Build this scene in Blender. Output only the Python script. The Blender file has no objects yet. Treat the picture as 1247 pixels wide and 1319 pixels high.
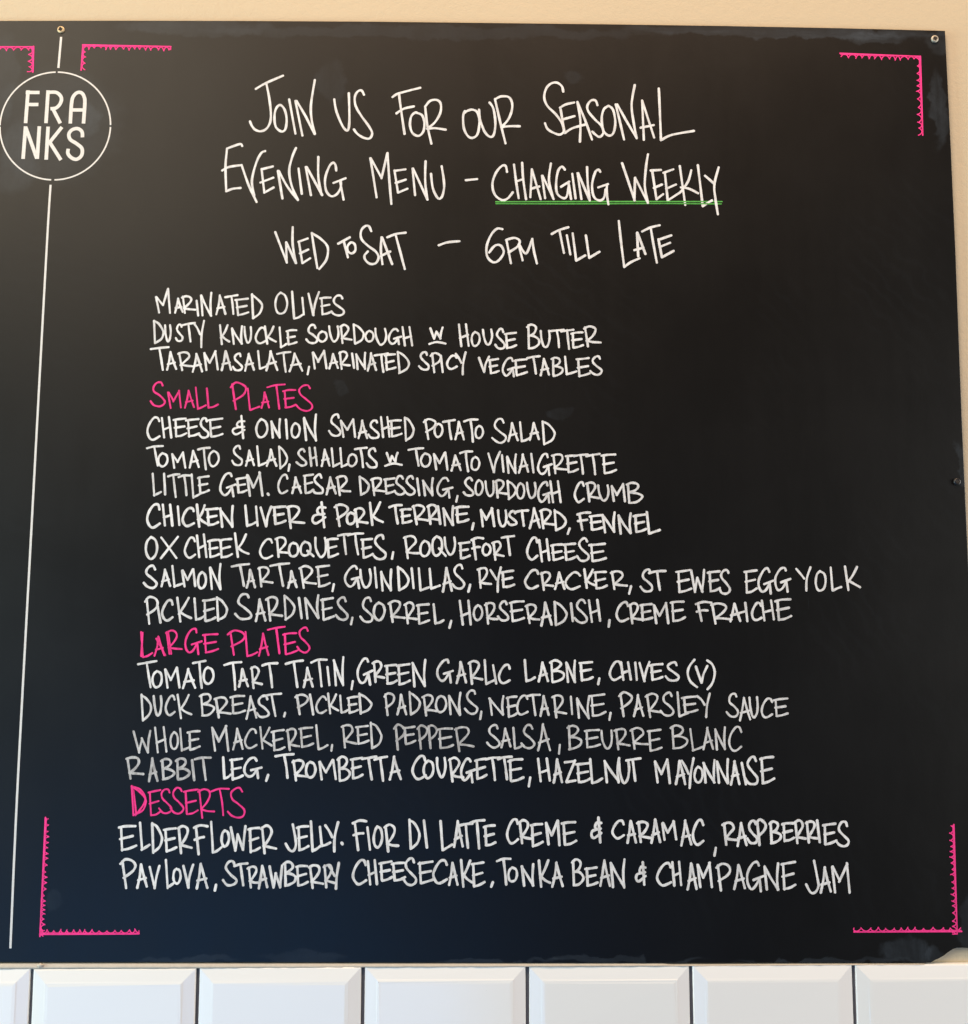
import bpy, bmesh, math, random
from mathutils import Vector, Matrix
random.seed(7)
S = bpy.context.scene
COL = S.collection

# ------------------------------------------------------------------ camera
PW, PH, F = 1247.0, 1319.0, 1250.0            # photograph size and focal length in its pixels
CX, CY = PW/2, PH/2
CAM = Vector((0.0, -1.25, 1.5))               # a standing person's phone, 1.25 m from the wall
up = Vector((56.5/F, 12559.0/F, -1)).normalized()      # the wall's vertical seen from the lens
right = Vector((69.1, -0.17, -1)).normalized()
right = (right - up*right.dot(up)).normalized()
into = up.cross(right)
ROT = Matrix((right, into, up))               # rows: world axes in lens axes = lens -> world rotation
cam_data = bpy.data.cameras.new('camera')
cam = bpy.data.objects.new('camera', cam_data); COL.objects.link(cam)
cam.matrix_world = Matrix.Translation(CAM) @ ROT.to_4x4()
cam_data.sensor_fit = 'VERTICAL'; cam_data.sensor_height = 36.0
cam_data.lens = 36.0*F/PH
cam_data.clip_start = 0.05; cam_data.clip_end = 100
S.camera = cam

# ------------------------------------------------------------------ light
w = bpy.data.worlds.new('World'); S.world = w; w.use_nodes = True
w.node_tree.nodes['Background'].inputs[0].default_value = (0.55, 0.75, 1.0, 1)
w.node_tree.nodes['Background'].inputs[1].default_value = 0.008
def area(name, loc, target, size, energy, color):
    d = bpy.data.lights.new(name, 'AREA'); d.shape = 'RECTANGLE'
    d.size, d.size_y = size; d.energy = energy; d.color = color
    o = bpy.data.objects.new(name, d); COL.objects.link(o); o.location = loc
    o.rotation_euler = (Vector(target)-Vector(loc)).to_track_quat('-Z', 'Y').to_euler()
    return o
area('warm_room_lamp', (-2.1, -2.6, 3.9), (-0.2, 0, 2.0), (2.2, 1.6), 80, (1.0, 0.84, 0.63))
area('warm_overhead_lamp', (0.2, -1.1, 4.3), (0.1, 0, 1.5), (2.5, 0.8), 98, (1.0, 0.68, 0.45))
area('side_window_daylight', (-3.2, -0.9, 1.4), (0, 0, 1.4), (1.0, 2.0), 136, (0.74, 0.94, 0.93))
area('far_side_fill', (3.2, -1.0, 1.6), (0, 0, 1.4), (1.0, 2.0), 88, (1.0, 0.99, 0.93))  # added fill from the right
area('low_blue_fill', (-1.3, -3.0, -0.25), (0.2, 0, 1.2), (2.9, 1.2), 34, (0.09, 0.40, 1.0))  # added lamp below floor level, placed for the blue reflection low on the board
S.view_settings.view_transform = 'Standard'; S.view_settings.look = 'None'
S.view_settings.exposure = 0.0; S.view_settings.gamma = 1.0
S.view_settings.use_curve_mapping = False

# ------------------------------------------------------------------ helpers
def at(px, py, depth=0.0):
    """a point of the wall (or of a plane depth metres in front of it)"""
    d = ROT @ Vector(((px-CX)/F, -(py-CY)/F, -1.0))
    t = (-depth - CAM.y)/d.y
    return CAM + d*t
def empty(name, loc, label, cat):
    o = bpy.data.objects.new(name, None); COL.objects.link(o); o.location = loc
    o['label'] = label; o['category'] = cat
    return o
def link(name, bm, mat, parent=None, smooth=False):
    me = bpy.data.meshes.new(name); bm.normal_update(); bm.to_mesh(me); bm.free()
    me.materials.append(mat)
    o = bpy.data.objects.new(name, me); COL.objects.link(o)
    if smooth:
        for p in me.polygons: p.use_smooth = True
    if parent:
        o.parent = parent
        base = Vector(parent.location)
        q = parent.parent
        while q: base += Vector(q.location); q = q.parent
        me.transform(Matrix.Translation(-base))
    return o
def mat(name):
    m = bpy.data.materials.new(name); m.use_nodes = True
    nt = m.node_tree; return m, nt, nt.nodes['Principled BSDF']
def node(nt, kind, **kw):
    n = nt.nodes.new(kind)
    for k, v in kw.items(): setattr(n, k, v)
    return n
def L(nt, a, b): nt.links.new(a, b)
def noise(nt, vec, scale, detail=3, rough=0.55, stretch=None):
    n = node(nt, 'ShaderNodeTexNoise'); n.inputs['Scale'].default_value = scale
    n.inputs['Detail'].default_value = detail; n.inputs['Roughness'].default_value = rough
    if stretch:
        mp = node(nt, 'ShaderNodeMapping'); mp.inputs['Scale'].default_value = stretch
        L(nt, vec, mp.inputs['Vector']); vec = mp.outputs[0]
    L(nt, vec, n.inputs['Vector']); return n.outputs['Fac']
def ramp(nt, fac, lo, hi, v0=0.0, v1=1.0):
    r = node(nt, 'ShaderNodeMapRange'); r.interpolation_type = 'SMOOTHSTEP'
    r.inputs['From Min'].default_value = lo; r.inputs['From Max'].default_value = hi
    r.inputs['To Min'].default_value = v0; r.inputs['To Max'].default_value = v1
    L(nt, fac, r.inputs['Value']); return r.outputs[0]
def math_n(nt, op, a, b=None):
    n = node(nt, 'ShaderNodeMath', operation=op)
    for i, v in enumerate((a, b)):
        if v is None: continue
        if isinstance(v, (int, float)): n.inputs[i].default_value = v
        else: L(nt, v, n.inputs[i])
    return n.outputs[0]
def mixc(nt, fac, c0, c1):
    n = node(nt, 'ShaderNodeMix', data_type='RGBA')
    if isinstance(fac, (int, float)): n.inputs[0].default_value = fac
    else: L(nt, fac, n.inputs[0])
    for i, c in ((6, c0), (7, c1)):
        if isinstance(c, tuple): n.inputs[i].default_value = (*c, 1)
        else: L(nt, c, n.inputs[i])
    return n.outputs[2]
def bump(nt, bsdf, h, strength, dist):
    b = node(nt, 'ShaderNodeBump'); b.inputs['Strength'].default_value = strength
    b.inputs['Distance'].default_value = dist
    L(nt, h, b.inputs['Height']); L(nt, b.outputs[0], bsdf.inputs['Normal'])
def world_pos(nt): return node(nt, 'ShaderNodeNewGeometry').outputs['Position']

# ------------------------------------------------------------------ materials
def plaster_mat():
    m, nt, b = mat('cream_painted_plaster'); p = world_pos(nt)
    n1 = noise(nt, p, 2.2, 4); n2 = noise(nt, p, 95, 3, 0.6); n3 = noise(nt, p, 420, 2, 0.6)
    c = mixc(nt, n1, (0.50, 0.418, 0.288), (0.548, 0.455, 0.314))
    c = mixc(nt, ramp(nt, n3, 0.25, 0.4, 0.25, 0.0), c, (0.45, 0.36, 0.26))
    L(nt, c, b.inputs['Base Color']); b.inputs['Roughness'].default_value = 0.62
    bump(nt, b, math_n(nt, 'ADD', n2, math_n(nt, 'MULTIPLY', n3, 0.5)), 0.34, 0.0018)
    return m
def blackboard_mat():
    m, nt, b = mat('black_chalkboard_paint'); p = world_pos(nt)
    sep = node(nt, 'ShaderNodeSeparateXYZ'); L(nt, p, sep.inputs[0]); X, Z = sep.outputs[0], sep.outputs[2]
    total = None
    wn = node(nt, 'ShaderNodeTexNoise'); wn.inputs['Scale'].default_value = 26; wn.inputs['Detail'].default_value = 6; wn.inputs['Roughness'].default_value = 0.6
    L(nt, p, wn.inputs['Vector']); ws = node(nt, 'ShaderNodeSeparateColor'); L(nt, wn.outputs['Color'], ws.inputs[0])
    X = math_n(nt, 'ADD', X, math_n(nt, 'MULTIPLY', math_n(nt, 'SUBTRACT', ws.outputs[0], 0.5), 0.05))
    Z = math_n(nt, 'ADD', Z, math_n(nt, 'MULTIPLY', math_n(nt, 'SUBTRACT', ws.outputs[1], 0.5), 0.035))
    streak = noise(nt, p, 14, 8, 0.72, (0.35, 1, 4.0)); vstreak = noise(nt, p, 14, 8, 0.72, (3.2, 1, 0.45))
    fine = noise(nt, p, 34, 5, 0.7)
    # wiped chalk haze: centre px, half sizes px, strength, streak direction
    for (cx, cy, hx, hy, s, st) in SMEARS:
        c = at(cx, cy)
        dx = math_n(nt, 'DIVIDE', math_n(nt, 'SUBTRACT', X, c.x), hx*0.001)
        dz = math_n(nt, 'DIVIDE', math_n(nt, 'SUBTRACT', Z, c.z), hy*0.001)
        r = math_n(nt, 'ADD', math_n(nt, 'MULTIPLY', dx, dx), math_n(nt, 'MULTIPLY', dz, dz))
        k = ramp(nt, r, 1.05, 0.45)
        k = math_n(nt, 'MULTIPLY', k, ramp(nt, streak if st == 'h' else vstreak, 0.36, 0.66, 0.05, s))
        total = k if total is None else math_n(nt, 'ADD', total, k)
    allover = ramp(nt, noise(nt, p, 3.2, 6, 0.6, (1.4, 1, 0.8)), 0.45, 0.8, 0.0, 0.006)
    total = math_n(nt, 'ADD', total, allover)
    # faint arcs left by the wiping cloth, and a few hair scratches
    wp = node(nt, 'ShaderNodeTexWave', wave_type='RINGS', rings_direction='SPHERICAL'); wp.inputs['Scale'].default_value = 16; wp.inputs['Distortion'].default_value = 7
    wp.inputs['Detail'].default_value = 4; wp.inputs['Detail Scale'].default_value = 1.6; wm = node(nt, 'ShaderNodeMapping'); wm.inputs['Location'].default_value = (0.9, 0, -0.6)
    L(nt, p, wm.inputs['Vector']); L(nt, wm.outputs[0], wp.inputs['Vector'])
    arcs = math_n(nt, 'MULTIPLY', ramp(nt, wp.outputs['Fac'], 0.55, 1.0, 0.0, 0.007), ramp(nt, noise(nt, p, 4.5, 3), 0.5, 0.68))
    total = math_n(nt, 'ADD', total, arcs)
    sc = noise(nt, p, 30, 2, 0.5, (14, 1, 0.7))
    total = math_n(nt, 'ADD', total, math_n(nt, 'MULTIPLY', ramp(nt, sc, 0.76, 0.80, 0.0, 0.03), ramp(nt, noise(nt, p, 6, 2), 0.5, 0.62)))
    total = math_n(nt, 'MULTIPLY', total, ramp(nt, fine, 0.2, 0.7, 0.55, 1.1))
    c = mixc(nt, total, (0.0030, 0.0028, 0.0028), (0.15, 0.19, 0.235))
    L(nt, c, b.inputs['Base Color'])
    L(nt, ramp(nt, math_n(nt, 'ADD', math_n(nt, 'MULTIPLY', vstreak, 0.3), math_n(nt, 'MULTIPLY', noise(nt, p, 5, 5, 0.6), 0.7)), 0.3, 0.7, 0.40, 0.45), b.inputs['Roughness'])
    b.inputs['Specular IOR Level'].default_value = 0.325
    bump(nt, b, noise(nt, p, 260, 3), 0.05, 0.001)
    return m
def pen_mat(name, full, thin, ink_attr=True):
    m, nt, b = mat(name); p = world_pos(nt)
    a = node(nt, 'ShaderNodeAttribute'); a.attribute_name = 'ink'
    n = noise(nt, p, 240, 4, 0.65, (1, 1, 0.5))
    k = math_n(nt, 'ADD', a.outputs['Fac'], ramp(nt, n, 0.3, 0.72, -0.2, 0.13))
    k.node.use_clamp = True
    L(nt, mixc(nt, k, thin, full), b.inputs['Base Color'])
    b.inputs['Roughness'].default_value = 0.7; b.inputs['Specular IOR Level'].default_value = 0.25
    return m
def plain(name, col, rough, metal=0.0, spec=0.5):
    m, nt, b = mat(name); p = world_pos(nt)
    n = noise(nt, p, 300, 3)
    d = tuple(c*0.75 for c in col)
    L(nt, mixc(nt, n, d, col), b.inputs['Base Color'])
    b.inputs['Roughness'].default_value = rough; b.inputs['Metallic'].default_value = metal
    b.inputs['Specular IOR Level'].default_value = spec
    return m
def tile_mat():
    m, nt, b = mat('white_glazed_ceramic'); p = world_pos(nt)
    n = noise(nt, p, 3.0, 2); sp = noise(nt, p, 190, 2, 0.5)
    a = node(nt, 'ShaderNodeAttribute'); a.attribute_name = 'tone'
    c = mixc(nt, n, (0.815, 0.80, 0.775), (0.84, 0.825, 0.80))
    c = mixc(nt, a.outputs['Fac'], c, (0.79, 0.785, 0.765))
    c = mixc(nt, ramp(nt, sp, 0.20, 0.14), c, (0.35, 0.33, 0.30))
    L(nt, c, b.inputs['Base Color']); b.inputs['Roughness'].default_value = 0.16
    bump(nt, b, noise(nt, p, 22, 2), 0.08, 0.002)
    return m
SMEARS = [(255, 38, 110, 13, 0.09, 'h'), (560, 44, 330, 11, 0.05, 'h'), (1010, 44, 240, 10, 0.14, 'h'), (1125, 50, 50, 9, 0.10, 'h'),
          (1206, 145, 14, 60, 0.12, 'v'), (1206, 60, 22, 20, 0.08, 'v'), (1234, 600, 9, 30, 0.12, 'v'),
          (75, 165, 95, 88, 0.05, 'v'), (28, 205, 36, 55, 0.08, 'v'), (108, 158, 24, 28, 0.10, 'v'), (8, 100, 24, 70, 0.06, 'v'),
          (1163, 1222, 34, 18, 0.12, 'v'), (1200, 1228, 18, 10, 0.08, 'v'), (1244, 1190, 12, 40, 0.08, 'v'), (1060, 1237, 120, 4, 0.10, 'h'), (800, 1236, 110, 5, 0.09, 'h'), (640, 1238, 90, 4, 0.08, 'h'),
          (240, 1234, 70, 5, 0.07, 'h'), (390, 1230, 60, 8, 0.04, 'h'), (738, 103, 16, 12, 0.03, 'v'), (430, 110, 20, 36, 0.02, 'v'),
          (437, 503, 10, 14, 0.025, 'v'), (722, 533, 18, 10, 0.012, 'v'), (72, 1160, 12, 14, 0.02, 'v')]
M_plaster, M_board = plaster_mat(), blackboard_mat()
M_white = pen_mat('white_paint_pen', (0.78, 0.78, 0.775), (0.05, 0.04, 0.042))
M_pink = pen_mat('pink_paint_pen', (0.97, 0.045, 0.28), (0.18, 0.006, 0.04))
M_green = pen_mat('green_paint_pen', (0.09, 0.40, 0.07), (0.01, 0.03, 0.01))
M_sign = plain('white_signwriting_paint', (0.75, 0.735, 0.71), 0.5)
M_tile = tile_mat()
M_grout = plain('dark_grey_grout', (0.13, 0.135, 0.15), 0.9)
M_brass = plain('brass_screw', (0.70, 0.53, 0.31), 0.55, 0.45)
M_steel = plain('steel_screw', (0.52, 0.47, 0.38), 0.55, 0.45)
M_dark = plain('dark_screw_recess', (0.02, 0.013, 0.008), 0.8)
M_blackscrew = plain('black_painted_screw', (0.02, 0.02, 0.022), 0.3)
M_filler = plain('pale_filler', (0.62, 0.54, 0.44), 0.8)

# ------------------------------------------------------------------ plaster wall
def box(bm, x0, x1, y0, y1, z0, z1):
    v = [bm.verts.new((x, y, z)) for x in (x0, x1) for y in (y0, y1) for z in (z0, z1)]
    for f in ((0,1,3,2), (4,6,7,5), (0,4,5,1), (2,3,7,6), (0,2,6,4), (1,5,7,3)):
        bm.faces.new([v[i] for i in f])
bm = bmesh.new(); box(bm, -2.6, 2.0, 0.0, 0.12, 0.4, 3.2); bmesh.ops.recalc_face_normals(bm, faces=bm.faces)
wall = link('plaster_wall', bm, M_plaster)
wall['label'] = 'cream painted plaster wall showing above and beside the black menu board'; wall['category'] = 'wall'; wall['kind'] = 'thing'

# ------------------------------------------------------------------ tiled wall
TD = 0.010
ztop = (at(40, 1249, TD).z + at(1240, 1243, TD).z)/2
xs0, xs1 = at(43.2, 1252, 0.005).x, at(1100, 1248, 0.005).x
pitch = (xs1-xs0)/5; gap = 0.0043; th = 0.098
ztop -= 0.0004
tiles = empty('tiled_wall', (0, 0, ztop-0.3), 'band of glossy white metro tiles with dark joints below the menu board', 'tiled wall'); tiles['kind'] = 'thing'
TILT = 0.0037; tiles.rotation_euler = (0, -TILT, 0)          # the tiler's line runs slightly out of true with the board
bm = bmesh.new(); tone = bm.verts.layers.float.new('tone')
rt = random.Random(3)
for r in range(3):
    for c in range(-6, 10):
        x0 = xs0 + (c+(0.5 if r % 2 else 0))*pitch + gap/2; x1 = x0 + pitch - gap
        z1 = ztop - r*(th+gap) + rt.uniform(-0.0006, 0.0006); z0 = z1 - th
        dy = rt.uniform(-0.0007, 0.0007); tx = rt.uniform(-.004, .004); tz = rt.uniform(-.006, .006); tn = rt.random()
        bv = 0.0165
        rings = []
        for (ins, y) in ((0, -0.0005), (0, -0.0058), (0.0003, -0.0063), (0.0009, -0.0070), (bv-0.0022, -0.0093), (bv-0.0006, -0.0097), (bv+0.0010, -0.00990), (bv+0.0030, -TD), ):
            rings.append([bm.verts.new((x+rt.uniform(-1, 1)*0.00025, y+(dy+tx*(x-(x0+x1)/2)+tz*(z-(z0+z1)/2) if y < -0.001 else 0)+rt.uniform(-1, 1)*0.00012, z+rt.uniform(-1, 1)*0.0002)) for x, z in
                          ((x0+ins, z0+ins), (x1-ins, z0+ins), (x1-ins, z1-ins), (x0+ins, z1-ins))])
        for ring in rings:
            for v in ring: v[tone] = tn
        for a, b_ in zip(rings, rings[1:]):
            for i in range(4): bm.faces.new((a[i], a[(i+1) % 4], b_[(i+1) % 4], b_[i]))
        bm.faces.new(rings[-1])
link('tile_facing', bm, M_tile, tiles)
bm = bmesh.new(); box(bm, xs0-6*pitch, xs0+9.5*pitch, -0.0040, -0.0002, ztop-3*(th+gap), ztop-0.0015)
bmesh.ops.recalc_face_normals(bm, faces=bm.faces)
link('grout', bm, M_grout, tiles)

# bead of old beige sealant filling the uneven gap between tiles and board
bm = bmesh.new(); prev = None; rb = random.Random(5)
M_seal = plain('beige_sealant', (0.56, 0.50, 0.42), 0.75)
for px in range(-760, 1196, 8):
    top = at(px, 1240.9, 0.006).z - 0.0004; x = at(px, 1240.9, 0.006).x; top -= TILT*x
    if px > 860: top = min(top, ztop+0.0012)
    h = max(top-ztop, 0.0003); d = 0.0058+rb.uniform(-0.0004, 0.0004)
    prof = [(0, top), (-d*0.80, top-0.02*h), (-d, top-0.25*h), (-d-0.0006, top-0.6*h+rb.uniform(-.06, .06)*h), (-d-0.0016, ztop-0.0002), (0, ztop-0.0008)]
    row = [bm.verts.new((x, y, z)) for y, z in prof]
    if prev:
        for a in range(5): bm.faces.new((prev[a], prev[a+1], row[a+1], row[a]))
    prev = row
bmesh.ops.recalc_face_normals(bm, faces=bm.faces)
for f in bm.faces:
    if f.normal.y > 0.2: f.normal_flip()
link('sealant_bead', bm, M_seal, tiles, True)

# small dab of old filler under the board's lower left edge
bm = bmesh.new(); bmesh.ops.create_uvsphere(bm, u_segments=14, v_segments=8, radius=1)
c = at(52, 1243.5, 0.0068)
for v in bm.verts:
    v.co = Vector((v.co.x*0.0035*(1+0.3*math.sin(5*v.co.z)), v.co.y*0.0016, v.co.z*0.0022*(1+0.3*math.cos(4*v.co.x)))) + c
link('filler_dab', bm, M_filler, wall, True)

# ------------------------------------------------------------------ the board
T0, T1 = 0.0012, 0.0060                      # back and front of the panel
base = at(600, 1240, 0)
board = empty('menu_board', base, 'large black chalkboard menu with white and pink handwriting screwed to the cream wall', 'menu board')
outline = [(-760, 30), (0, 26.7), (160, 26.4), (312, 26.7), (480, 27.6), (620, 29.2), (780, 31), (935, 33.2), (1080, 36), (1217.5, 39.5),
           (1224, 170), (1231, 325), (1239.6, 550), (1244.5, 660), (1249.5, 770), (1270, 1221.5), (1247, 1221.3), (1240, 1220.8), (1232.5, 1221), (1228, 1222.4),
           (1221, 1227), (1216, 1231), (1210, 1234.5), (1204, 1237), (1199, 1240.3), (1120, 1240.4), (1000, 1240), (830, 1240.6), (700, 1240.4), (500, 1240), (312, 1239.6), (0, 1239.4), (-760, 1240)]
bm = bmesh.new()
fr = [bm.verts.new(at(x, y, T1)) for x, y in outline]
bk = [bm.verts.new((v.co.x, -T0, v.co.z)) for v in fr]
bm.faces.new(fr); bm.faces.new(bk[::-1])
for i in range(len(fr)):
    j = (i+1) % len(fr); bm.faces.new((fr[i], bk[i], bk[j], fr[j]))
bmesh.ops.recalc_face_normals(bm, faces=bm.faces)
panel = link('panel', bm, M_board, board)
md = panel.modifiers.new('edge', 'BEVEL'); md.width = 0.0005; md.segments = 2; md.limit_method = 'ANGLE'; md.angle_limit = math.radians(60)

# ------------------------------------------------------------------ pen strokes
def smooth(pts, n=7):
    if len(pts) < 3: 
        (ax, ay), (bx, by) = pts
        return [(ax+(bx-ax)*t/4, ay+(by-ay)*t/4) for t in range(5)]
    closed = pts[0] == pts[-1]
    P = [pts[-2]]+pts+[pts[1]] if closed else [pts[0]]+pts+[pts[-1]]
    out = []
    for i in range(1, len(P)-2):
        p0, p1, p2, p3 = P[i-1], P[i], P[i+1], P[i+2]
        for k in range(n):
            t = k/n
            out.append(tuple(0.5*(2*p1[a]+(p2[a]-p0[a])*t+(2*p0[a]-5*p1[a]+4*p2[a]-p3[a])*t*t+(3*p1[a]-p0[a]-3*p2[a]+p3[a])*t**3) for a in (0, 1)))
    out.append(pts[-1])
    return out
class Pen:
    """collects strokes given in photograph pixels and lays them on the board as thin films of paint"""
    count = 0
    def __init__(self): self.bm = bmesh.new(); self.ink = self.bm.verts.layers.float.new('ink'); self.rnd = random.Random(11)
    def stroke(self, pts, width, ink=0.95, round_caps=True, curve=True, wobble=0.10):
        P = smooth(pts) if curve else pts
        Pen.count += 1
        depth = T1 + 0.00012 + (Pen.count % 24)*0.000012
        W = [at(x, y, depth+0.00001*i/len(P)) for i, (x, y) in enumerate(P)]
        Q = [W[0]]
        for q in W[1:]:
            if (q-Q[-1]).length > 0.0002: Q.append(q)
        if len(Q) < 2: Q.append(Q[0]+Vector((0.0003, 0, 0)))
        h = width*0.000455; ph = self.rnd.uniform(0, 6.28)
        n = len(Q); Lft, Rgt = [], []
        for i, q in enumerate(Q):
            d = (Q[min(i+1, n-1)]-Q[max(i-1, 0)]); d.normalize()
            nn = Vector((-d.z, 0, d.x))
            hh = h*(1+wobble*math.sin(ph+i*0.55))
            Lft.append(q+nn*hh); Rgt.append(q-nn*hh)
        ring = list(Lft)
        if round_caps:
            ring += self.cap(Q[-1], Q[-1]-Q[-2], h)
        ring += Rgt[::-1]
        B = self.bm
        vl = [B.verts.new(v) for v in Lft]; vr = [B.verts.new(v) for v in Rgt]
        allv = vl+vr
        for i in range(n-1): B.faces.new((vl[i], vr[i], vr[i+1], vl[i+1]))
        if round_caps:
            for (q, d, a, b) in ((Q[-1], Q[-1]-Q[-2], vl[-1], vr[-1]), (Q[0], Q[0]-Q[1], vr[0], vl[0])):
                cv = [B.verts.new(v) for v in self.cap(q, d, h)]
                B.faces.new([a]+[b]+cv[::-1]); allv += cv
        for v in allv: v[self.ink] = ink
    def cap(self, q, d, h):
        d = d.normalized(); nn = Vector((-d.z, 0, d.x))
        return [q + nn*(h*math.cos(a)) + d*(h*math.sin(a)) for a in (0.45, 0.95, 1.571, 2.19, 2.69)]
    def build(self, name, m, parent, label=None):
        for f in self.bm.faces: f.normal_update()
        flip = [f for f in self.bm.faces if f.normal.y > 0]
        bmesh.ops.reverse_faces(self.bm, faces=flip)
        o = link(name, self.bm, m, parent)
        if label: o['label'] = label
        return o

O_ = [(.45, 0), (.15, .18), (.02, .55), (.15, .88), (.45, 1), (.8, .86), (.98, .5), (.84, .14), (.45, 0)]
GLYPH = {
 'A': [[(.42, 0), (.28, .5), (.04, 1)], [(.42, .02), (.7, .52), (.98, .97)], [(.13, .68), (.86, .58)]],
 'B': [[(.1, .04), (.16, .97)], [(.0, .1), (.3, 0), (.62, .05), (.72, .2), (.52, .38), (.2, .48)], [(.2, .48), (.6, .5), (.95, .63), (.9, .8), (.55, .95), (.14, 1)]],
 'C': [[(.95, .2), (.82, .03), (.52, .04), (.17, .32), (.02, .65), (.2, .93), (.5, 1), (.97, .84)]],
 'D': [[(.08, 0), (.2, 1)], [(.08, .02), (.5, .14), (.9, .4), (.97, .58), (.75, .82), (.2, 1)]],
 'E': [[(.12, .06), (.2, 1)], [(.0, .08), (.4, .03), (.95, 0)], [(.1, .53), (.85, .43)], [(.2, 1), (.6, .95), (1, .83)]],
 'F': [[(.15, .08), (.38, 1)], [(.0, .1), (.5, .0), (1, .03)], [(.05, .5), (.45, .44), (.75, .43)]],
 'G': [[(.72, .14), (.62, 0), (.36, .07), (.08, .4), (.05, .72), (.25, .93), (.5, .86), (.74, .58)], [(.42, .62), (1, .48)], [(.76, .55), (.84, 1)]],
 'H': [[(.06, .02), (.28, 1)], [(.72, 0), (.95, .98)], [(.16, .62), (.86, .48)]],
 'I': [[(.1, 0), (.9, 1)]],
 'J': [[(.62, 0), (.85, .5), (.9, .75), (.7, .97), (.35, .95), (0, .72)]],
 'K': [[(.08, 0), (.28, 1)], [(.82, .02), (.56, .36), (.2, .68)], [(.28, .6), (.6, .74), (1, .86)]],
 'L': [[(.08, 0), (.25, 1)], [(.25, 1), (.6, .94), (1, .84)]],
 'M': [[(.03, .1), (.19, 1)], [(.05, .1), (.42, .62)], [(.42, .62), (.82, 0)], [(.82, 0), (.98, 1)]],
 'N': [[(.05, .12), (.2, 1)], [(.05, .12), (.45, .55), (.92, 1)], [(.92, 1), (.86, .5), (.94, 0)]],
 'O': [O_],
 'P': [[(.12, .05), (.35, 1)], [(0, .15), (.35, 0), (.8, .06), (1, .22), (.8, .44), (.18, .66)]],
 'Q': [[(x*.78, y*.98) for x, y in O_], [(.5, .62), (1, 1)]],
 'R': [[(.1, .05), (.26, 1)], [(.02, .1), (.35, 0), (.65, .06), (.72, .25), (.5, .5), (.2, .72)], [(.2, .72), (.55, .76), (1, .8)]],
 'S': [[(.82, .15), (.7, .01), (.42, .03), (.2, .2), (.26, .38), (.6, .56), (.95, .76), (.9, .93), (.6, 1), (.25, .95), (.0, .79)]],
 'T': [[(0, .1), (.45, .03), (1, 0)], [(.48, .04), (.57, .5), (.66, 1)]],
 'U': [[(.02, .0), (.1, .5), (.35, .92), (.6, 1), (.88, .8), (.98, .4), (.9, 0)]],
 'V': [[(0, .05), (.5, 1)], [(.5, 1), (.66, .5), (1, 0)]],
 'W': [[(0, .05), (.3, 1)], [(.3, 1), (.46, .36)], [(.46, .36), (.8, 1)], [(.8, 1), (.86, .5), (.96, 0)]],
 'X': [[(.05, .04), (.9, 1)], [(1, 0), (.02, 1)]],
 'Y': [[(0, .1), (.3, .28), (.58, .5)], [(1, 0), (.76, .5), (.7, 1)]],
 'Z': [[(.05, .08), (.95, 0)], [(.95, 0), (.2, .96)], [(.2, .96), (1, .9)]],
 '&': [[(.72, 0), (.9, 1)], [(1, .24), (.58, .22), (.36, .36), (.55, .48), (.95, .46)], [(.6, .48), (.1, .55), (.0, .72), (.3, .83), (1, .62)]],
 ',': [[(.8, 0), (.2, 1)]],
 '(': [[(.7, 0), (.2, .25), (.02, .5), (.3, .8), (1, 1)]],
 ')': [[(.1, 0), (.7, .18), (1, .45), (.7, .8), (.1, 1)]],
}
Z4 = 1247.0/312.0
VIEW = {'B1': (180, 365), 'B2': (480, 365), 'C1': (180, 525), 'C2': (480, 525), 'C3': (580, 525), 'D1': (170, 680), 'D2': (470, 680), 'D3': (750, 680), 'D4': (820, 680),
        'E1': (150, 840), 'E2': (450, 840), 'E3': (740, 840), 'F1': (145, 1000), 'F2': (445, 1000), 'F3': (740, 1000), 'F4': (880, 1000), 'H1': (280, 90), 'H2': (480, 90), 'H3': (640, 90), 'TL': (0, 0)}
rj = random.Random(21)
def write(pen, text, width, ink):
    """text: view names, then letters each followed by their box; '*0.5' sets the ink, '~ x y x y ;' is a free stroke"""
    tk = text.split(); i = 0; ox = oy = 0; k = ink
    while i < len(tk):
        t = tk[i]
        if t in VIEW: ox, oy = VIEW[t]; i += 1; continue
        if t[0] == '*': k = float(t[1:]); i += 1; continue
        if t == '~':
            j = tk.index(';', i); v = [float(q) for q in tk[i+1:j]]
            pen.stroke([(ox+v[a]/Z4, oy+v[a+1]/Z4) for a in range(0, len(v), 2)], width, k); i = j+1; continue
        if t == '.':
            x, y = float(tk[i+1]), float(tk[i+2]); pen.stroke([(ox+x/Z4-0.6, oy+y/Z4-.6), (ox+x/Z4+0.4, oy+y/Z4+0.8)], width*1.15, k); i += 3; continue
        x0, y0, x1, y1 = (float(q) for q in tk[i+1:i+5]); i += 5
        kk = min(1.0, max(0.1, k + rj.uniform(-0.07, 0.05)))
        for st in GLYPH[t]:
            cl = st[0] == st[-1]
            pts = []
            for (a, b) in st:
                a += rj.uniform(-.025, .025); b += rj.uniform(-.02, .02)
                pts.append((ox+(x0+a*(x1-x0))/Z4, oy+(y0+b*(y1-y0))/Z4))
            if cl: pts[-1] = (pts[0][0]+rj.uniform(-.3, .5), pts[0][1]+rj.uniform(-.4, .4))
            pen.stroke(pts, width*rj.uniform(0.94, 1.06), kk)
def line(name, text, width=3.02, ink=0.93, m=None, label=None):
    p = Pen(); write(p, text, width, ink)
    return p.build(name, m or M_white, board, label)

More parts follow.
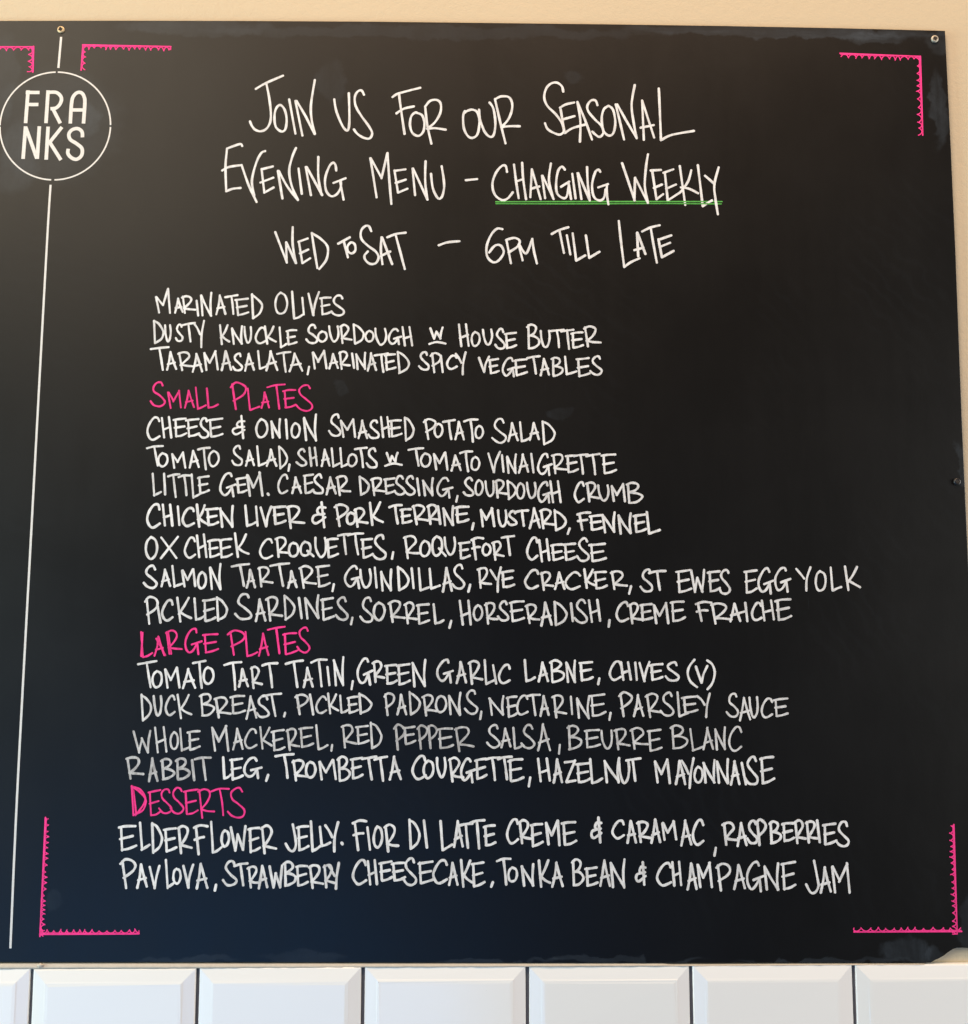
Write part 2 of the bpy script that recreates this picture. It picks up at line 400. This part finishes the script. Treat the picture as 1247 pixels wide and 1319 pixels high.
# three heading lines, traced stroke by stroke
line('heading_line', '''H1 ~ 198 98 250 68 338 30 ; ~ 252 68 268 150 276 230 270 275 250 305 222 316 195 308 178 288 168 265 ;
~ 318 182 300 205 294 250 302 295 330 317 350 305 357 260 350 215 335 188 318 182 ; ~ 370 152 402 328 ; ~ 402 160 438 338 ; ~ 408 160 455 240 500 330 ; ~ 502 330 486 260 482 180 502 52 ;
~ 602 152 612 210 640 280 662 310 675 305 680 250 677 120 ; ~ 755 128 742 106 722 112 708 140 712 185 740 235 780 290 797 325 785 352 755 350 722 330 703 306 ;
~ 902 140 935 121 1045 92 ; ~ 935 120 945 200 964 330 ; ~ 922 224 960 200 1012 188 ; ~ 1018 220 998 240 992 285 1005 325 1035 340 1060 318 1066 275 1055 235 1030 222 1018 220 ;
~ 1070 188 1080 280 1102 380 ; ~ 1070 190 1095 160 1130 155 1150 175 1148 220 1120 270 1080 303 ; ~ 1080 303 1120 300 1176 308 ;
H2 ~ 475 212 466 240 470 300 490 340 515 350 540 330 550 270 540 220 515 205 490 210 475 220 ; ~ 548 205 552 250 575 315 605 345 625 330 632 270 622 200 602 168 ;
~ 630 150 655 260 684 378 ; ~ 630 152 660 137 700 140 718 170 715 215 695 260 662 295 ; ~ 662 295 700 290 758 290 ;
H3 ~ 342 112 335 85 310 66 280 70 255 95 244 140 260 185 305 230 335 275 345 315 325 333 295 325 262 305 248 275 ; ~ 325 195 355 178 398 168 ; ~ 328 200 338 260 350 325 ; ~ 340 255 400 238 ; ~ 350 325 390 300 460 280 ;
~ 415 165 430 260 428 370 ; ~ 415 165 455 260 490 358 ; ~ 518 182 508 158 485 158 466 185 472 215 505 255 540 290 548 325 530 345 510 335 492 318 ;
~ 570 188 550 205 540 250 548 310 575 338 600 325 610 270 600 210 580 187 570 188 ; ~ 612 178 632 260 655 358 ; ~ 620 178 660 250 720 352 ; ~ 720 350 706 280 694 180 710 78 ;
~ 748 158 757 360 ; ~ 748 158 810 348 ; ~ 740 298 808 284 ; ~ 834 96 840 230 845 362 ; ~ 845 362 900 335 1015 314 ;''', 3.4)
line('heading_line', '''H1 ~ 128 392 115 382 50 405 ; ~ 50 405 42 500 46 625 ; ~ 46 625 80 612 120 608 ; ~ 25 518 60 500 125 490 ; ~ 125 490 160 590 202 680 ; ~ 190 645 178 570 200 480 225 430 246 418 ;
~ 228 512 286 497 ; ~ 228 510 242 632 ; ~ 222 580 288 555 ; ~ 242 632 290 605 ; ~ 312 520 335 662 ; ~ 316 520 360 600 415 670 ; ~ 415 670 384 600 370 520 385 450 405 402 ; ~ 418 508 435 638 ;
~ 455 500 482 645 ; ~ 460 500 540 645 ; ~ 535 640 520 550 520 448 ; ~ 612 518 608 490 595 478 575 500 555 560 560 620 585 650 615 640 635 605 635 568 ; ~ 598 582 660 558 ; ~ 632 575 650 668 ;''', 3.35)
line('heading_line', '''H1 ~ 788 455 820 656 ; ~ 790 455 845 555 ; ~ 845 558 876 428 ; ~ 876 428 885 560 896 690 ; ~ 912 520 968 512 ; ~ 912 518 930 632 ; ~ 918 582 970 565 ; ~ 930 632 978 612 ;
~ 1005 508 1018 645 ; ~ 1008 508 1082 668 ; ~ 1080 665 1070 570 1072 470 ; ~ 1100 535 1110 610 1135 660 1155 655 1167 610 1165 560 1155 496 ;''', 3.35)
line('dash', 'H2 ~ 480 568 538 562 ;', 3.4)
line('heading_line', '''H2 ~ 692 525 685 495 665 495 635 530 617 585 628 640 665 670 695 662 722 630 ; ~ 728 488 738 570 752 660 ; ~ 770 478 775 560 790 666 ; ~ 738 575 775 562 ;
~ 820 512 812 655 ; ~ 820 512 865 665 ; ~ 815 612 858 600 ; ~ 872 545 888 660 ; ~ 875 545 932 665 ; ~ 930 660 908 570 918 482 ;
~ 990 514 975 498 955 520 945 580 950 635 980 660 1000 650 1010 600 ; ~ 970 602 1012 575 ; ~ 1008 580 1022 665 ; ~ 1028 535 1045 662 ; ~ 1055 532 1075 665 ; ~ 1058 532 1118 672 ; ~ 1118 672 1108 590 1104 500 ;
~ 1172 525 1162 513 1145 530 1130 590 1138 650 1165 672 1190 660 1200 615 ; ~ 1162 605 1212 588 ; ~ 1206 592 1206 640 1214 692 ;
H3 ~ 645 480 710 672 ; ~ 708 672 712 555 ; ~ 712 555 778 685 ; ~ 778 685 762 600 768 500 778 435 ; ~ 792 518 845 515 ; ~ 800 520 822 666 ; ~ 808 608 850 590 ; ~ 822 666 856 640 ;
~ 858 530 908 512 ; ~ 865 530 880 672 ; ~ 872 612 922 590 ; ~ 880 672 945 630 ; ~ 942 495 970 695 ; ~ 1001 517 984 575 945 630 ; ~ 948 605 990 612 1036 635 ;
~ 1035 490 1048 600 1060 702 ; ~ 1060 702 1085 685 1108 672 ; ~ 1072 545 1118 585 ; ~ 1142 502 1120 590 1125 660 1138 743 ;''', 3.35)
line('heading_line', '''H1 ~ 298 835 358 992 ; ~ 357 990 354 888 ; ~ 355 888 405 995 ; ~ 405 995 388 900 388 810 ; ~ 418 885 465 868 ; ~ 420 885 438 995 ; ~ 425 945 468 925 ; ~ 438 995 478 970 ;
~ 486 840 500 930 515 1020 ; ~ 486 840 530 868 562 900 570 930 560 980 525 1025 ; ~ 622 895 682 862 ; ~ 650 880 672 965 ; ~ 690 888 672 905 670 930 690 945 710 930 708 900 690 888 ;
~ 792 830 780 805 760 805 740 830 742 870 775 905 815 935 830 965 815 995 785 998 762 978 758 955 775 935 ; ~ 845 862 842 930 850 1000 ; ~ 848 862 900 1000 ; ~ 842 958 890 935 ;
~ 875 862 920 845 970 838 ; ~ 918 850 945 950 965 1025 ;''', 3.35)
line('dash', 'H1 ~ 1140 903 1185 888 1246 882 ;', 3.4)
line('heading_line', '''H2 ~ 668 820 640 818 610 850 588 905 590 960 620 990 650 980 675 940 660 905 630 905 600 940 ; ~ 690 880 712 995 ; ~ 688 875 730 865 757 880 745 910 700 940 ; ~ 752 898 772 980 ; ~ 756 900 790 945 822 870 ; ~ 822 870 830 930 846 996 ;
~ 922 845 960 825 1008 810 ; ~ 962 828 985 942 ; ~ 1000 852 1018 950 ; ~ 1030 842 1048 982 ; ~ 1048 982 1095 955 ; ~ 1098 852 1115 968 ; ~ 1115 968 1168 936 ;
H3 ~ 628 778 640 890 656 1015 ; ~ 656 1015 690 990 735 970 ; ~ 722 838 728 960 ; ~ 724 838 765 948 ; ~ 708 928 755 915 ; ~ 748 832 790 812 838 800 ; ~ 792 812 805 890 824 992 ;
~ 832 875 898 852 ; ~ 832 872 850 965 ; ~ 838 912 892 890 ; ~ 850 965 910 932 ;''', 3.35)
p = Pen()
p.stroke([(638.5, 259.9), (730, 259.6), (930, 259.6)], 1.9, 0.95); p.stroke([(639, 262.3), (720, 262.5), (860, 262.2), (929, 262.6)], 1.9, 0.8)
p.build('underline', M_green, board, 'bright green double underline')

# menu lines
line('menu_line', '''B1 ~ 84 70 100 150 ; ~ 86 70 120 112 ; ~ 120 112 146 28 ; ~ 146 28 156 152 ; A 180 78 222 150 R 215 65 285 152 I 292 90 302 165 N 312 48 372 165 A 392 62 442 160 T 440 62 505 158 E 492 80 560 162 D 572 58 632 178
O 698 48 760 158 L 780 45 842 181 I 836 75 846 160 V 868 45 922 165 E 930 72 985 160 S 985 62 1055 165''')
line('menu_line', '''B1 D 68 192 125 308 U 130 215 160 298 S 185 212 222 298 T 218 205 285 300 Y 282 195 332 328 K 408 215 462 312 N 472 222 530 310 U 538 225 575 305 C 595 228 650 308 K 640 222 700 312 L 718 228 755 328 E 755 240 808 315
S 858 215 915 308 O 918 248 965 300 U 975 222 1025 298 R 1030 215 1090 308 D 1098 212 1155 310 O 1162 245 1205 300 B2 U 12 232 70 315 G 80 235 148 315 H 150 225 206 322 W 298 228 362 285 ~ 292 312 330 302 375 310 ;
H 440 208 498 325 O 508 250 552 322 U 568 238 615 315 S 632 235 682 338 E 680 255 740 332 B 795 212 860 335 U 865 245 912 328 T 915 238 985 330 T 970 238 1035 338 E 1022 252 1085 330 R 1085 222 1172 325''')
line('menu_line', '''B1 T 58 328 150 445 A 138 352 188 445 R 195 355 278 445 A 272 362 322 455 M 330 350 402 445 A 420 348 472 448 S 480 362 528 448 A 540 362 590 448 L 605 348 660 438 A 648 348 710 448 T 708 355 775 455 A 770 360 838 452 , 862 430 875 468
M 888 348 962 438 A 975 362 1022 438 R 1025 352 1082 440 I 1092 362 1105 435 N 1112 355 1165 440 A 1172 360 1218 448 B2 T 10 362 80 455 E 62 365 118 445 D 125 352 188 462 S 238 355 290 445 P 300 358 352 458 I 350 372 362 458 C 382 370 435 440 Y 428 352 478 468
V 548 378 600 455 E 598 390 650 462 G 668 385 740 480 E 728 392 795 472 T 795 375 862 465 A 862 388 910 472 B 922 382 982 475 L 985 378 1048 468 E 1050 385 1118 478 S 1122 375 1180 470''')
line('section_heading', 'B1 S 55 508 132 632 M 145 552 215 640 A 232 552 280 640 L 285 535 340 645 L 340 540 402 640 P 468 512 548 648 L 552 540 618 652 A 625 560 668 642 T 658 522 748 648 E 738 548 805 640 S 805 522 892 655', 2.6, 0.76, M_pink, 'pink heading reading small plates')
line('menu_line', '''C1 C 38 48 105 165 H 112 50 165 155 E 175 58 240 148 E 240 60 305 148 S 305 55 355 155 E 355 58 428 150 & 480 45 540 158 O 598 62 658 155 N 675 60 725 155 I 752 60 760 160 O 780 80 825 155 N 842 38 912 168 S 975 35 1035 145 M 1035 60 1112 150 A 1125 68 1172 158 S 1178 65 1232 158
C2 H 40 48 90 150 E 88 65 148 148 D 162 50 212 170 P 265 58 325 162 O 318 82 360 152 T 362 65 425 160 A 425 72 470 165 T 470 60 540 175 O 528 95 570 158 S 615 58 688 180 A 698 80 748 172 L 755 75 810 172 A 808 78 858 165 D 868 72 940 190''')
line('menu_line', '''C1 T 38 198 118 298 O 95 235 145 302 M 165 232 235 310 A 255 222 305 308 T 300 205 360 318 O 355 225 408 302 S 475 198 528 295 A 545 222 590 300 L 600 200 655 298 A 652 215 705 302 D 715 200 760 312 , 764 292 773 325 *0.8 S 808 215 858 298 H 870 205 915 300 *0.93 A 935 215 978 300 L 985 208 1030 302 L 1030 208 1070 305 O 1072 240 1118 302 T 1108 205 1170 308 S 1170 208 1222 310
C2 W 72 232 130 280 ~ 65 300 105 288 150 295 ; T 185 210 262 300 O 248 235 300 305 M 315 232 385 318 A 405 245 455 325 T 450 225 512 328 O 508 255 550 322 V 595 230 655 332 I 665 245 675 330 N 690 242 740 335 A 752 240 802 335 I 815 238 830 335 G 850 238 922 348 R 922 240 998 338 E 995 245 1058 332 T 1035 240 1110 340 T 1100 240 1170 345 E 1180 240 1252 338''')
line('menu_line', '''C1 *0.85 L 62 342 110 452 I 125 342 132 445 T 145 345 205 460 T 200 348 262 450 L 262 345 315 462 E 300 355 358 440 G 412 338 495 458 E 498 362 550 438 M 552 335 632 455 . 662 446 C 712 345 762 442 A 782 358 832 440 E 845 345 895 440 S 890 345 945 442 A 960 360 1010 445 R 1010 352 1085 452 D 1128 355 1182 448
C2 R -8 362 62 450 E 60 365 115 442 S 112 352 165 448 S 165 352 218 448 I 228 365 242 452 N 258 365 312 452 G 330 362 410 462 , 428 455 440 485 S 468 362 520 455 O 528 375 568 450 U 580 380 625 455 R 628 375 692 462 D 692 378 738 470 O 742 390 782 468 U 795 388 840 465 G 850 385 920 490 H 912 378 970 488
C3 C 640 382 690 488 R 698 385 765 485 U 762 400 815 478 M 828 395 902 482 B 908 388 992 492''', 3.1)
line('menu_line', '''C1 C 38 498 105 618 H 115 498 172 608 I 195 508 205 605 C 220 515 280 610 K 290 500 345 612 E 342 520 405 605 N 410 508 485 615 L 540 505 600 608 I 598 510 608 608 V 622 510 678 612 E 685 508 752 598 R 755 505 848 618 & 890 485 955 618 P 1005 498 1070 608 O 1065 540 1110 600 R 1105 520 1172 612 K 1180 488 1250 605
C2 T 85 502 150 598 E 145 522 200 595 R 205 502 285 600 R 280 502 345 598 I 335 510 350 598 N 362 508 418 605 E 425 510 495 590 , 510 595 522 628 M 555 518 628 610 U 645 530 690 612 S 695 532 742 605 T 738 528 800 608 A 808 518 862 620 R 862 525 935 622 D 932 530 995 632 , 1002 622 1018 650 C3 F 655 540 720 630 E 718 555 785 628 N 782 540 850 640 N 862 545 935 648 E 945 552 1008 640 L 1005 540 1080 648''', 3.4)
line('menu_line', '''D1 O 70 48 132 158 X 145 45 238 155 C 272 48 328 155 H 332 35 385 150 E 392 62 450 150 E 450 58 515 152 K 525 30 600 150 C 658 55 725 158 R 738 50 810 150 O 808 75 858 148 Q 868 72 935 145 U 942 52 1000 150 E 1002 55 1062 150 T 1060 30 1125 135 T 1110 28 1190 135 E 1180 55 1240 152 D2 S 40 38 108 160 , 138 125 148 158
R 200 40 285 155 O 285 68 335 145 Q 345 42 415 145 U 410 48 465 138 E 485 75 540 155 F 550 52 608 162 O 605 82 648 140 R 655 70 715 162 T 705 42 770 140 C 835 50 890 162 H 895 60 952 170 E 960 85 1020 165 E 1025 82 1085 165 S 1092 55 1155 170 E 1155 82 1240 170''', 3.2)
line('menu_line', '''D1 S 60 195 130 308 A 150 215 198 302 L 205 198 258 302 M 258 212 328 300 O 340 228 382 312 N 400 188 460 315 *0.85 T 515 188 605 298 A 590 215 635 308 R 648 200 725 302 T 715 182 808 298 A 802 222 848 308 R 862 198 950 308 E 950 195 1018 300 *0.93 , 1030 290 1042 325 G 1095 195 1182 310 U 1175 215 1230 305
D2 I 50 205 62 305 N 80 215 140 322 D 165 202 225 322 I 240 210 252 308 L 272 210 330 322 L 328 210 385 312 A 400 205 448 328 S 450 192 515 312 , 530 292 545 328 R 580 205 648 310 Y 648 205 700 330 E 702 222 768 305 C 825 215 895 312 R 905 228 970 318 A 978 228 1028 315 C 1030 228 1110 315 K 1125 212 1185 310 E 1180 225 1245 312
D3 R 145 222 230 315 , 238 300 255 338 *0.86 S 300 215 362 328 T 345 222 428 318 E 485 218 560 330 W 560 215 632 328 E 648 222 710 325 S 705 215 762 338 E 835 220 900 332 G 905 210 985 338 G 990 205 1072 328 D4 Y 822 200 895 325 O 920 222 975 325 L 995 205 1055 322 K 1068 198 1152 320''', 3.2)
line('menu_line', '''D1 *0.85 P 68 358 132 492 I 128 390 150 488 C 155 372 212 475 K 228 358 305 480 L 318 362 372 472 E 365 368 430 478 D 432 358 492 475 *0.75 S 532 340 615 472 A 635 368 688 482 R 690 358 772 475 D 780 348 838 470 I 858 360 875 465 N 890 348 965 465 E 975 362 1038 472 S 1050 358 1112 475 , 1125 462 1138 495
D2 *0.82 S -22 360 42 485 O 45 385 102 475 R 122 378 205 485 R 202 385 270 492 E 268 392 332 492 L 350 392 405 492 , 432 478 448 515 H 485 375 550 498 O 560 400 605 475 R 618 385 685 492 S 685 378 740 478 E 745 378 820 480 R 828 395 900 490 A 905 382 962 502 D 970 378 1040 500 I 1060 390 1072 480 S 1080 370 1145 488 H 1150 370 1215 482
D3 , 135 475 142 508 C 175 380 238 482 R 240 390 305 490 E 300 392 362 475 M 365 388 445 490 E 455 378 528 478 F 585 382 665 478 R 660 388 770 492 A 760 390 815 480 I 838 385 852 478 ~ 770 448 838 430 ; C 872 385 925 475 H 920 372 990 475 E 995 368 1075 472''', 3.2)
line('section_heading', 'D1 L 42 535 105 665 A 115 560 168 658 R 172 530 255 648 G 272 520 358 650 E 365 545 445 640 P 495 528 580 655 L 578 535 645 660 A 652 545 705 660 T 702 510 788 645 E 778 540 852 650 S 850 512 918 640 ~ 55 540 48 660 ; ~ 126 570 172 655 ; ~ 186 535 202 648 ; ~ 742 520 758 642 ;', 2.65, 0.88, M_pink, 'pink heading reading large plates')
line('menu_line', '''E1 T 112 48 208 180 O 185 98 235 182 M 250 80 325 182 A 340 88 408 185 T 395 45 460 182 O 448 78 500 162 T 558 50 642 192 A 628 85 678 180 R 690 75 748 185 T 750 55 828 178 T 870 45 962 180 A 962 80 1012 180 T 1002 38 1082 175 I 1085 75 1098 168 N 1118 28 1172 168 , 1208 150 1220 190
E2 G 40 32 118 168 R 120 48 180 152 E 185 65 245 162 E 245 62 312 165 N 322 42 395 175 *0.85 G 450 40 535 155 A 552 52 602 160 R 615 45 685 162 L 692 42 745 162 I 738 68 758 160 C 768 65 828 160 *0.93 L 898 40 955 148 A 972 55 1025 152 B 1035 42 1108 155 N 1115 42 1165 152 E 1185 50 1253 145
E3 , 120 135 130 165 C 180 48 240 142 H 235 52 292 142 I 312 55 322 142 V 335 52 385 148 E 388 62 455 142 S 468 52 538 145 ( 582 40 632 182 V 625 70 685 158 ) 680 40 722 192''', 3.2)
line('menu_line', '''E1 *0.8 D 125 218 180 350 U 192 228 232 325 C 252 225 302 325 K 310 218 385 338 B 430 215 505 328 R 505 232 590 338 E 588 225 662 315 A 668 225 722 342 S 722 225 788 335 T 755 215 850 328 , 862 312 870 332 P 922 218 985 318 I 995 220 1015 322 C 1028 228 1082 312 K 1085 215 1142 315 L 1148 222 1195 312
E2 E -10 230 45 312 D 45 215 115 315 *0.74 P 180 212 232 322 A 245 220 295 322 D 305 205 365 322 R 375 222 450 325 O 445 225 500 310 N 510 210 575 322 S 595 198 660 318 *0.8 , 672 305 682 345 N 718 228 798 322 E 810 228 865 332 C 862 222 920 322 T 912 218 980 325 A 982 228 1028 328 R 1045 222 1118 338 I 1140 230 1148 320 N 1170 225 1238 338
E3 E 80 218 160 328 , 178 312 188 348 P 230 208 295 328 A 305 222 355 330 R 365 215 452 335 S 445 208 512 328 L 525 208 588 330 E 555 230 632 310 Y 632 212 698 335 S 785 212 845 332 A 850 235 905 350 U 900 232 945 335 C 962 238 1020 335 E 1025 240 1100 330''', 3.0)
line('menu_line', '''E1 *0.71 W 88 405 180 515 H 195 388 262 515 O 278 412 318 500 L 325 395 378 505 E 368 405 430 502 M 488 378 580 508 A 600 392 652 500 C 662 395 722 495 K 735 385 800 495 E 800 402 865 505 R 875 395 940 505 E 942 388 1012 488 L 1025 375 1088 500 , 1105 478 1112 508 R 1158 375 1235 492 E2 E 35 380 100 472 D 105 362 168 495
*0.54 P 232 375 285 502 E 278 385 340 472 P 352 378 402 498 P 402 378 450 495 E 455 392 535 495 R 540 385 642 508 *0.7 S 708 375 775 490 A 780 395 832 490 L 840 388 890 498 S 885 375 955 495 A 968 372 1035 508 , 1078 478 1085 522 *0.68 B 1122 378 1198 498
E3 E 52 400 130 490 U 138 405 195 495 R 205 395 285 500 R 285 392 380 495 E 378 400 448 508 B 495 378 585 495 L 592 395 665 505 A 662 390 715 502 N 722 385 778 500 C 795 385 862 508''', 2.9, 0.6)
line('menu_line', '''E1 *0.56 R 50 540 140 652 A 165 548 212 665 B 230 550 300 655 B 305 548 378 655 I 388 555 402 658 T 405 542 485 655 *0.93 L 545 540 590 650 E 585 548 650 655 G 655 542 745 648 , 768 632 785 662 T 820 525 912 645 R 905 555 985 662 O 975 565 1025 645 M 1042 555 1130 655 B 1140 540 1205 662
E2 E 8 545 68 648 T 65 540 140 655 T 128 540 195 662 A 205 540 265 658 C 325 535 395 652 O 382 560 435 648 U 450 545 495 642 R 512 545 585 668 G 572 548 645 668 E 648 550 708 650 T 702 542 775 660 T 765 540 835 655 E 818 552 895 662 , 922 645 934 690 H 968 548 1035 665 A 1050 552 1095 670 Z 1105 560 1165 672 E 1168 572 1240 668
E3 L 75 550 142 672 N 150 545 235 668 U 228 555 282 672 T 265 548 340 662 M 412 552 492 672 A 520 560 572 680 Y 552 545 612 702 O 618 590 660 672 N 662 558 725 672 N 730 550 795 675 A 805 560 850 680 I 858 568 885 680 S 880 540 945 680 E 955 540 1028 675''', 3.3)
line('section_heading', 'F1 D 92 52 175 200 ~ 106 60 122 196 ; ~ 100 52 140 66 166 100 168 126 150 160 118 200 ; E 185 72 248 202 S 240 65 305 190 S 300 58 368 190 E 368 70 440 195 R 440 65 525 212 T 510 62 600 200 S 595 58 682 212', 2.5, 0.88, M_pink, 'pink heading reading desserts')
line('menu_line', '''F1 E 32 255 120 380 L 138 238 190 375 D 200 240 255 392 E 265 268 328 385 R 335 255 408 395 F 418 250 488 402 L 502 235 560 392 O 560 278 600 362 W 608 255 688 380 E 700 265 760 388 R 762 255 842 398 J 892 245 950 388 E 950 255 1010 378 L 1018 232 1070 385 L 1062 260 1120 358 Y 1095 235 1160 388 . 1182 345
F2 F 38 228 108 380 I 112 262 128 375 O 145 260 190 365 R 200 250 272 385 D 325 222 382 370 I 402 230 422 365 L 485 228 550 378 A 558 230 605 365 T 585 240 655 368 T 640 228 715 368 E 712 252 772 355 C 832 218 890 345 R 892 228 958 342 E 955 245 1015 358 M 1030 228 1105 352 E 1115 235 1188 352
F3 & 88 212 138 340 C 195 228 255 318 A 270 228 318 342 R 322 232 395 338 A 395 220 442 342 M 450 232 525 325 A 548 228 602 355 C 608 225 665 352 , 718 368 730 408 F4 R 202 238 280 350 A 278 240 328 358 S 330 230 382 345 P 375 225 425 352 B 445 232 505 345 E 510 240 570 332 R 572 228 632 345 R 632 232 692 342 I 688 228 705 338 E 720 245 788 350 S 788 235 855 358''', 3.4)
line('menu_line', '''F1 P 42 428 118 572 A 125 455 178 572 V 192 460 242 575 L 272 430 318 572 O 312 475 352 552 V 365 455 415 572 A 430 450 490 580 , 525 558 535 588 *0.85 S 568 435 640 562 T 628 450 695 562 R 695 465 758 570 A 752 460 798 575 W 810 460 875 570 B 880 442 945 562 E 945 460 1005 562 R 1010 458 1085 575 R 1085 455 1145 570 Y 1115 448 1165 578
F2 *0.9 C 38 430 108 555 H 112 432 165 555 E 175 440 240 535 E 240 445 305 535 S 300 420 365 558 E 375 440 450 548 C 450 432 525 550 A 532 445 578 560 K 590 432 655 565 E 650 445 715 565 , 748 545 762 568 T 782 422 850 558 O 838 470 885 542 N 905 450 972 562 K 990 432 1055 568 A 1062 445 1120 568
F3 B -12 430 48 560 E 55 470 118 562 A 130 435 185 565 N 182 430 262 570 & 318 440 365 560 C 425 445 498 562 H 500 438 552 562 A 580 448 630 582 M 632 445 710 572 P 730 450 800 585 A 820 455 880 578 G 885 438 975 590 N 975 450 1055 585 E 1065 442 1138 580 F4 J 632 435 702 605 A 705 470 762 598 M 765 450 860 598''', 3.3)

# pink corner brackets: two straight double strokes with a hand drawn zigzag inside
def bracket(arms):
    p = Pen(); r = random.Random(int(arms[0][0][0]*7+arms[0][0][1]))
    for (a, b, side, amp, per, wd) in arms:
        d = Vector((b[0]-a[0], b[1]-a[1])); ln = d.length; d.normalize(); n = Vector((-d.y, d.x))*side
        p.stroke([a, b], wd*0.9, 0.97, wobble=0.05)
        p.stroke([(a[0]+n.x*1.5+d.x, a[1]+n.y*1.5+d.y), ((a[0]+b[0])/2+n.x*1.1, (a[1]+b[1])/2+n.y*1.1), (b[0]-n.x*0.2-d.x*2, b[1]-n.y*.2-d.y*2)], 1.35, 0.8)
        t = 1.5; pts = []
        while t < ln-1:
            q = per*r.uniform(0.75, 1.3); A_ = amp*r.uniform(0.6, 1.15)
            B_ = amp*r.uniform(0.6, 1.15)
            for (s, h) in ((0, A_), (q*0.2, A_*0.45), (q*.5, 0.9), (q*0.8, B_*0.45), (q, B_)):
                u = min(t+s, ln); pts.append((a[0]+d.x*u+n.x*h, a[1]+d.y*u+n.y*h))
            p.stroke(pts, 1.45, 0.92, wobble=0.04); pts = []; t += q
    return p.build('corner_bracket', M_pink, board, 'hand drawn pink corner bracket')
bracket([((-60, 60.2), (43.5, 60.2), 1, 4.5, 8, 2.0), ((43.2, 60), (42.3, 92.5), 1, 6.5, 7.5, 3.0)])
bracket([((106.5, 57.8), (220, 60), 1, 5.2, 8, 2.4), ((106.8, 58.5), (104.5, 90.5), -1, 4.8, 7.5, 2.2)])
bracket([((1082, 68.6), (1185.3, 72.6), 1, 5.4, 8.4, 2.2), ((1185.6, 72.4), (1188.6, 174), 1, 5.6, 9, 2.4)])
bracket([((58.6, 1053), (51.5, 1206), -1, 5.0, 7.2, 2.3), ((51.5, 1203.2), (179, 1202.6), -1, 5.4, 8.4, 2.6)])
bracket([((1228.8, 1062), (1233, 1203), 1, 5.8, 8.4, 2.0), ((1239, 1199.8), (1100, 1200.4), 1, 5.2, 11, 2.1)])

# signwriter's divider rule and round logo
p = Pen(); p.stroke([(78.8, 47.5), (75.3, 87.5)], 3.2, 1, False, True, 0.0)
p.build('divider_line', M_sign, board)
p = Pen(); p.stroke([(65.2, 238), (59.6, 330), (40.6, 680), (22.3, 1020), (13.4, 1221.5)], 3.0, 1, False, True, 0.0)
p.build('divider_line', M_sign, board)
logo = bpy.data.objects.new('round_logo', None); COL.objects.link(logo); logo.parent = board; logo.location = at(71, 162, T1) - base
p = Pen()
def arc(a0, a1):
    pts = []
    for i in range(37):
        a = math.radians(a0+(a1-a0)*i/36); pts.append((71.2+71.2*math.sin(a)-2.2*math.cos(a)*-1*1.0, 162.3-69.4*math.cos(a)))
    p.stroke(pts, 2.2, 1, False, False, 0.0)
arc(0.9, 89); arc(91, 179); arc(182.5, 269.3); arc(270.7, 358.7)
p.build('ring', M_sign, logo)
p = Pen()
for st in '''145 465 132 634;133 476 204 476;140 538 198 538;248 465 237 634;246 476 290 476 315 500 312 530 290 555 260 560;270 556 311 635;362 636 368 540 376 500 396 478 418 477 433 497 437 530 430 636;368 566 434 566;132 650 119 818;
133 656 190 816;203 650 192 818;248 652 238 822;319 654 252 738;256 732 314 824;425 707 422 678 400 662 372 668 355 690 362 718 395 740 422 765 420 800 395 820 368 812 350 790 352 766'''.replace('\n', '').split(';'):
    v = [float(q) for q in st.split()]
    p.stroke([(v[i]/Z4, v[i+1]/Z4) for i in range(0, len(v), 2)], 5.2, 1, False, True, 0.0)
p.build('lettering', M_sign, logo)

# screws
def screw(px, py, r, m, rm, cross=True, label=None):
    c = at(px, py, T1); bm = bmesh.new()
    prof = [(1.0, 0.0), (1.0, .18), (.93, .32), (.75, .42), (.52, .44), (.40, .30), (.34, .14)]
    N = 28; rings = []
    for (a, h) in prof:
        rings.append([bm.verts.new((c.x+math.cos(2*math.pi*i/N)*a*r, -T1-0.0001-h*r, c.z+math.sin(2*math.pi*i/N)*a*r)) for i in range(N)])
    for A, B in zip(rings, rings[1:]):
        for i in range(N): bm.faces.new((A[i], A[(i+1) % N], B[(i+1) % N], B[i]))
    bm.faces.new(rings[-1]); bmesh.ops.recalc_face_normals(bm, faces=bm.faces)
    s = link('screw', bm, m, board, True)
    if label: s['label'] = label
    bm = bmesh.new(); y = -T1-0.0001-0.47*r
    a, w_ = 0.58*r, 0.21*r; ang = 0.3
    pl = [(-w_, a), (w_, a), (w_, w_), (a, w_), (a, -w_), (w_, -w_), (w_, -a), (-w_, -a), (-w_, -w_), (-a, -w_), (-a, w_), (-w_, w_)]
    vs = [bm.verts.new((c.x+x*math.cos(ang)-z*math.sin(ang), y, c.z+x*math.sin(ang)+z*math.cos(ang))) for x, z in pl]
    f = bm.faces.new(vs); ex = bmesh.ops.extrude_face_region(bm, geom=[f])
    for v in ex['geom']:
        if isinstance(v, bmesh.types.BMVert): v.co.y += 0.3*r
    bmesh.ops.recalc_face_normals(bm, faces=bm.faces)
    link('cross_recess', bm, rm, s)
screw(78.8, 38.6, 0.0048, M_brass, M_dark, label='small brass screw above the round logo')
screw(1203.8, 50.6, 0.0050, M_steel, M_dark, label='small dull steel screw in the top right corner')
screw(1232.6, 620.5, 0.0046, M_blackscrew, M_dark, label='screw painted black at the right edge')
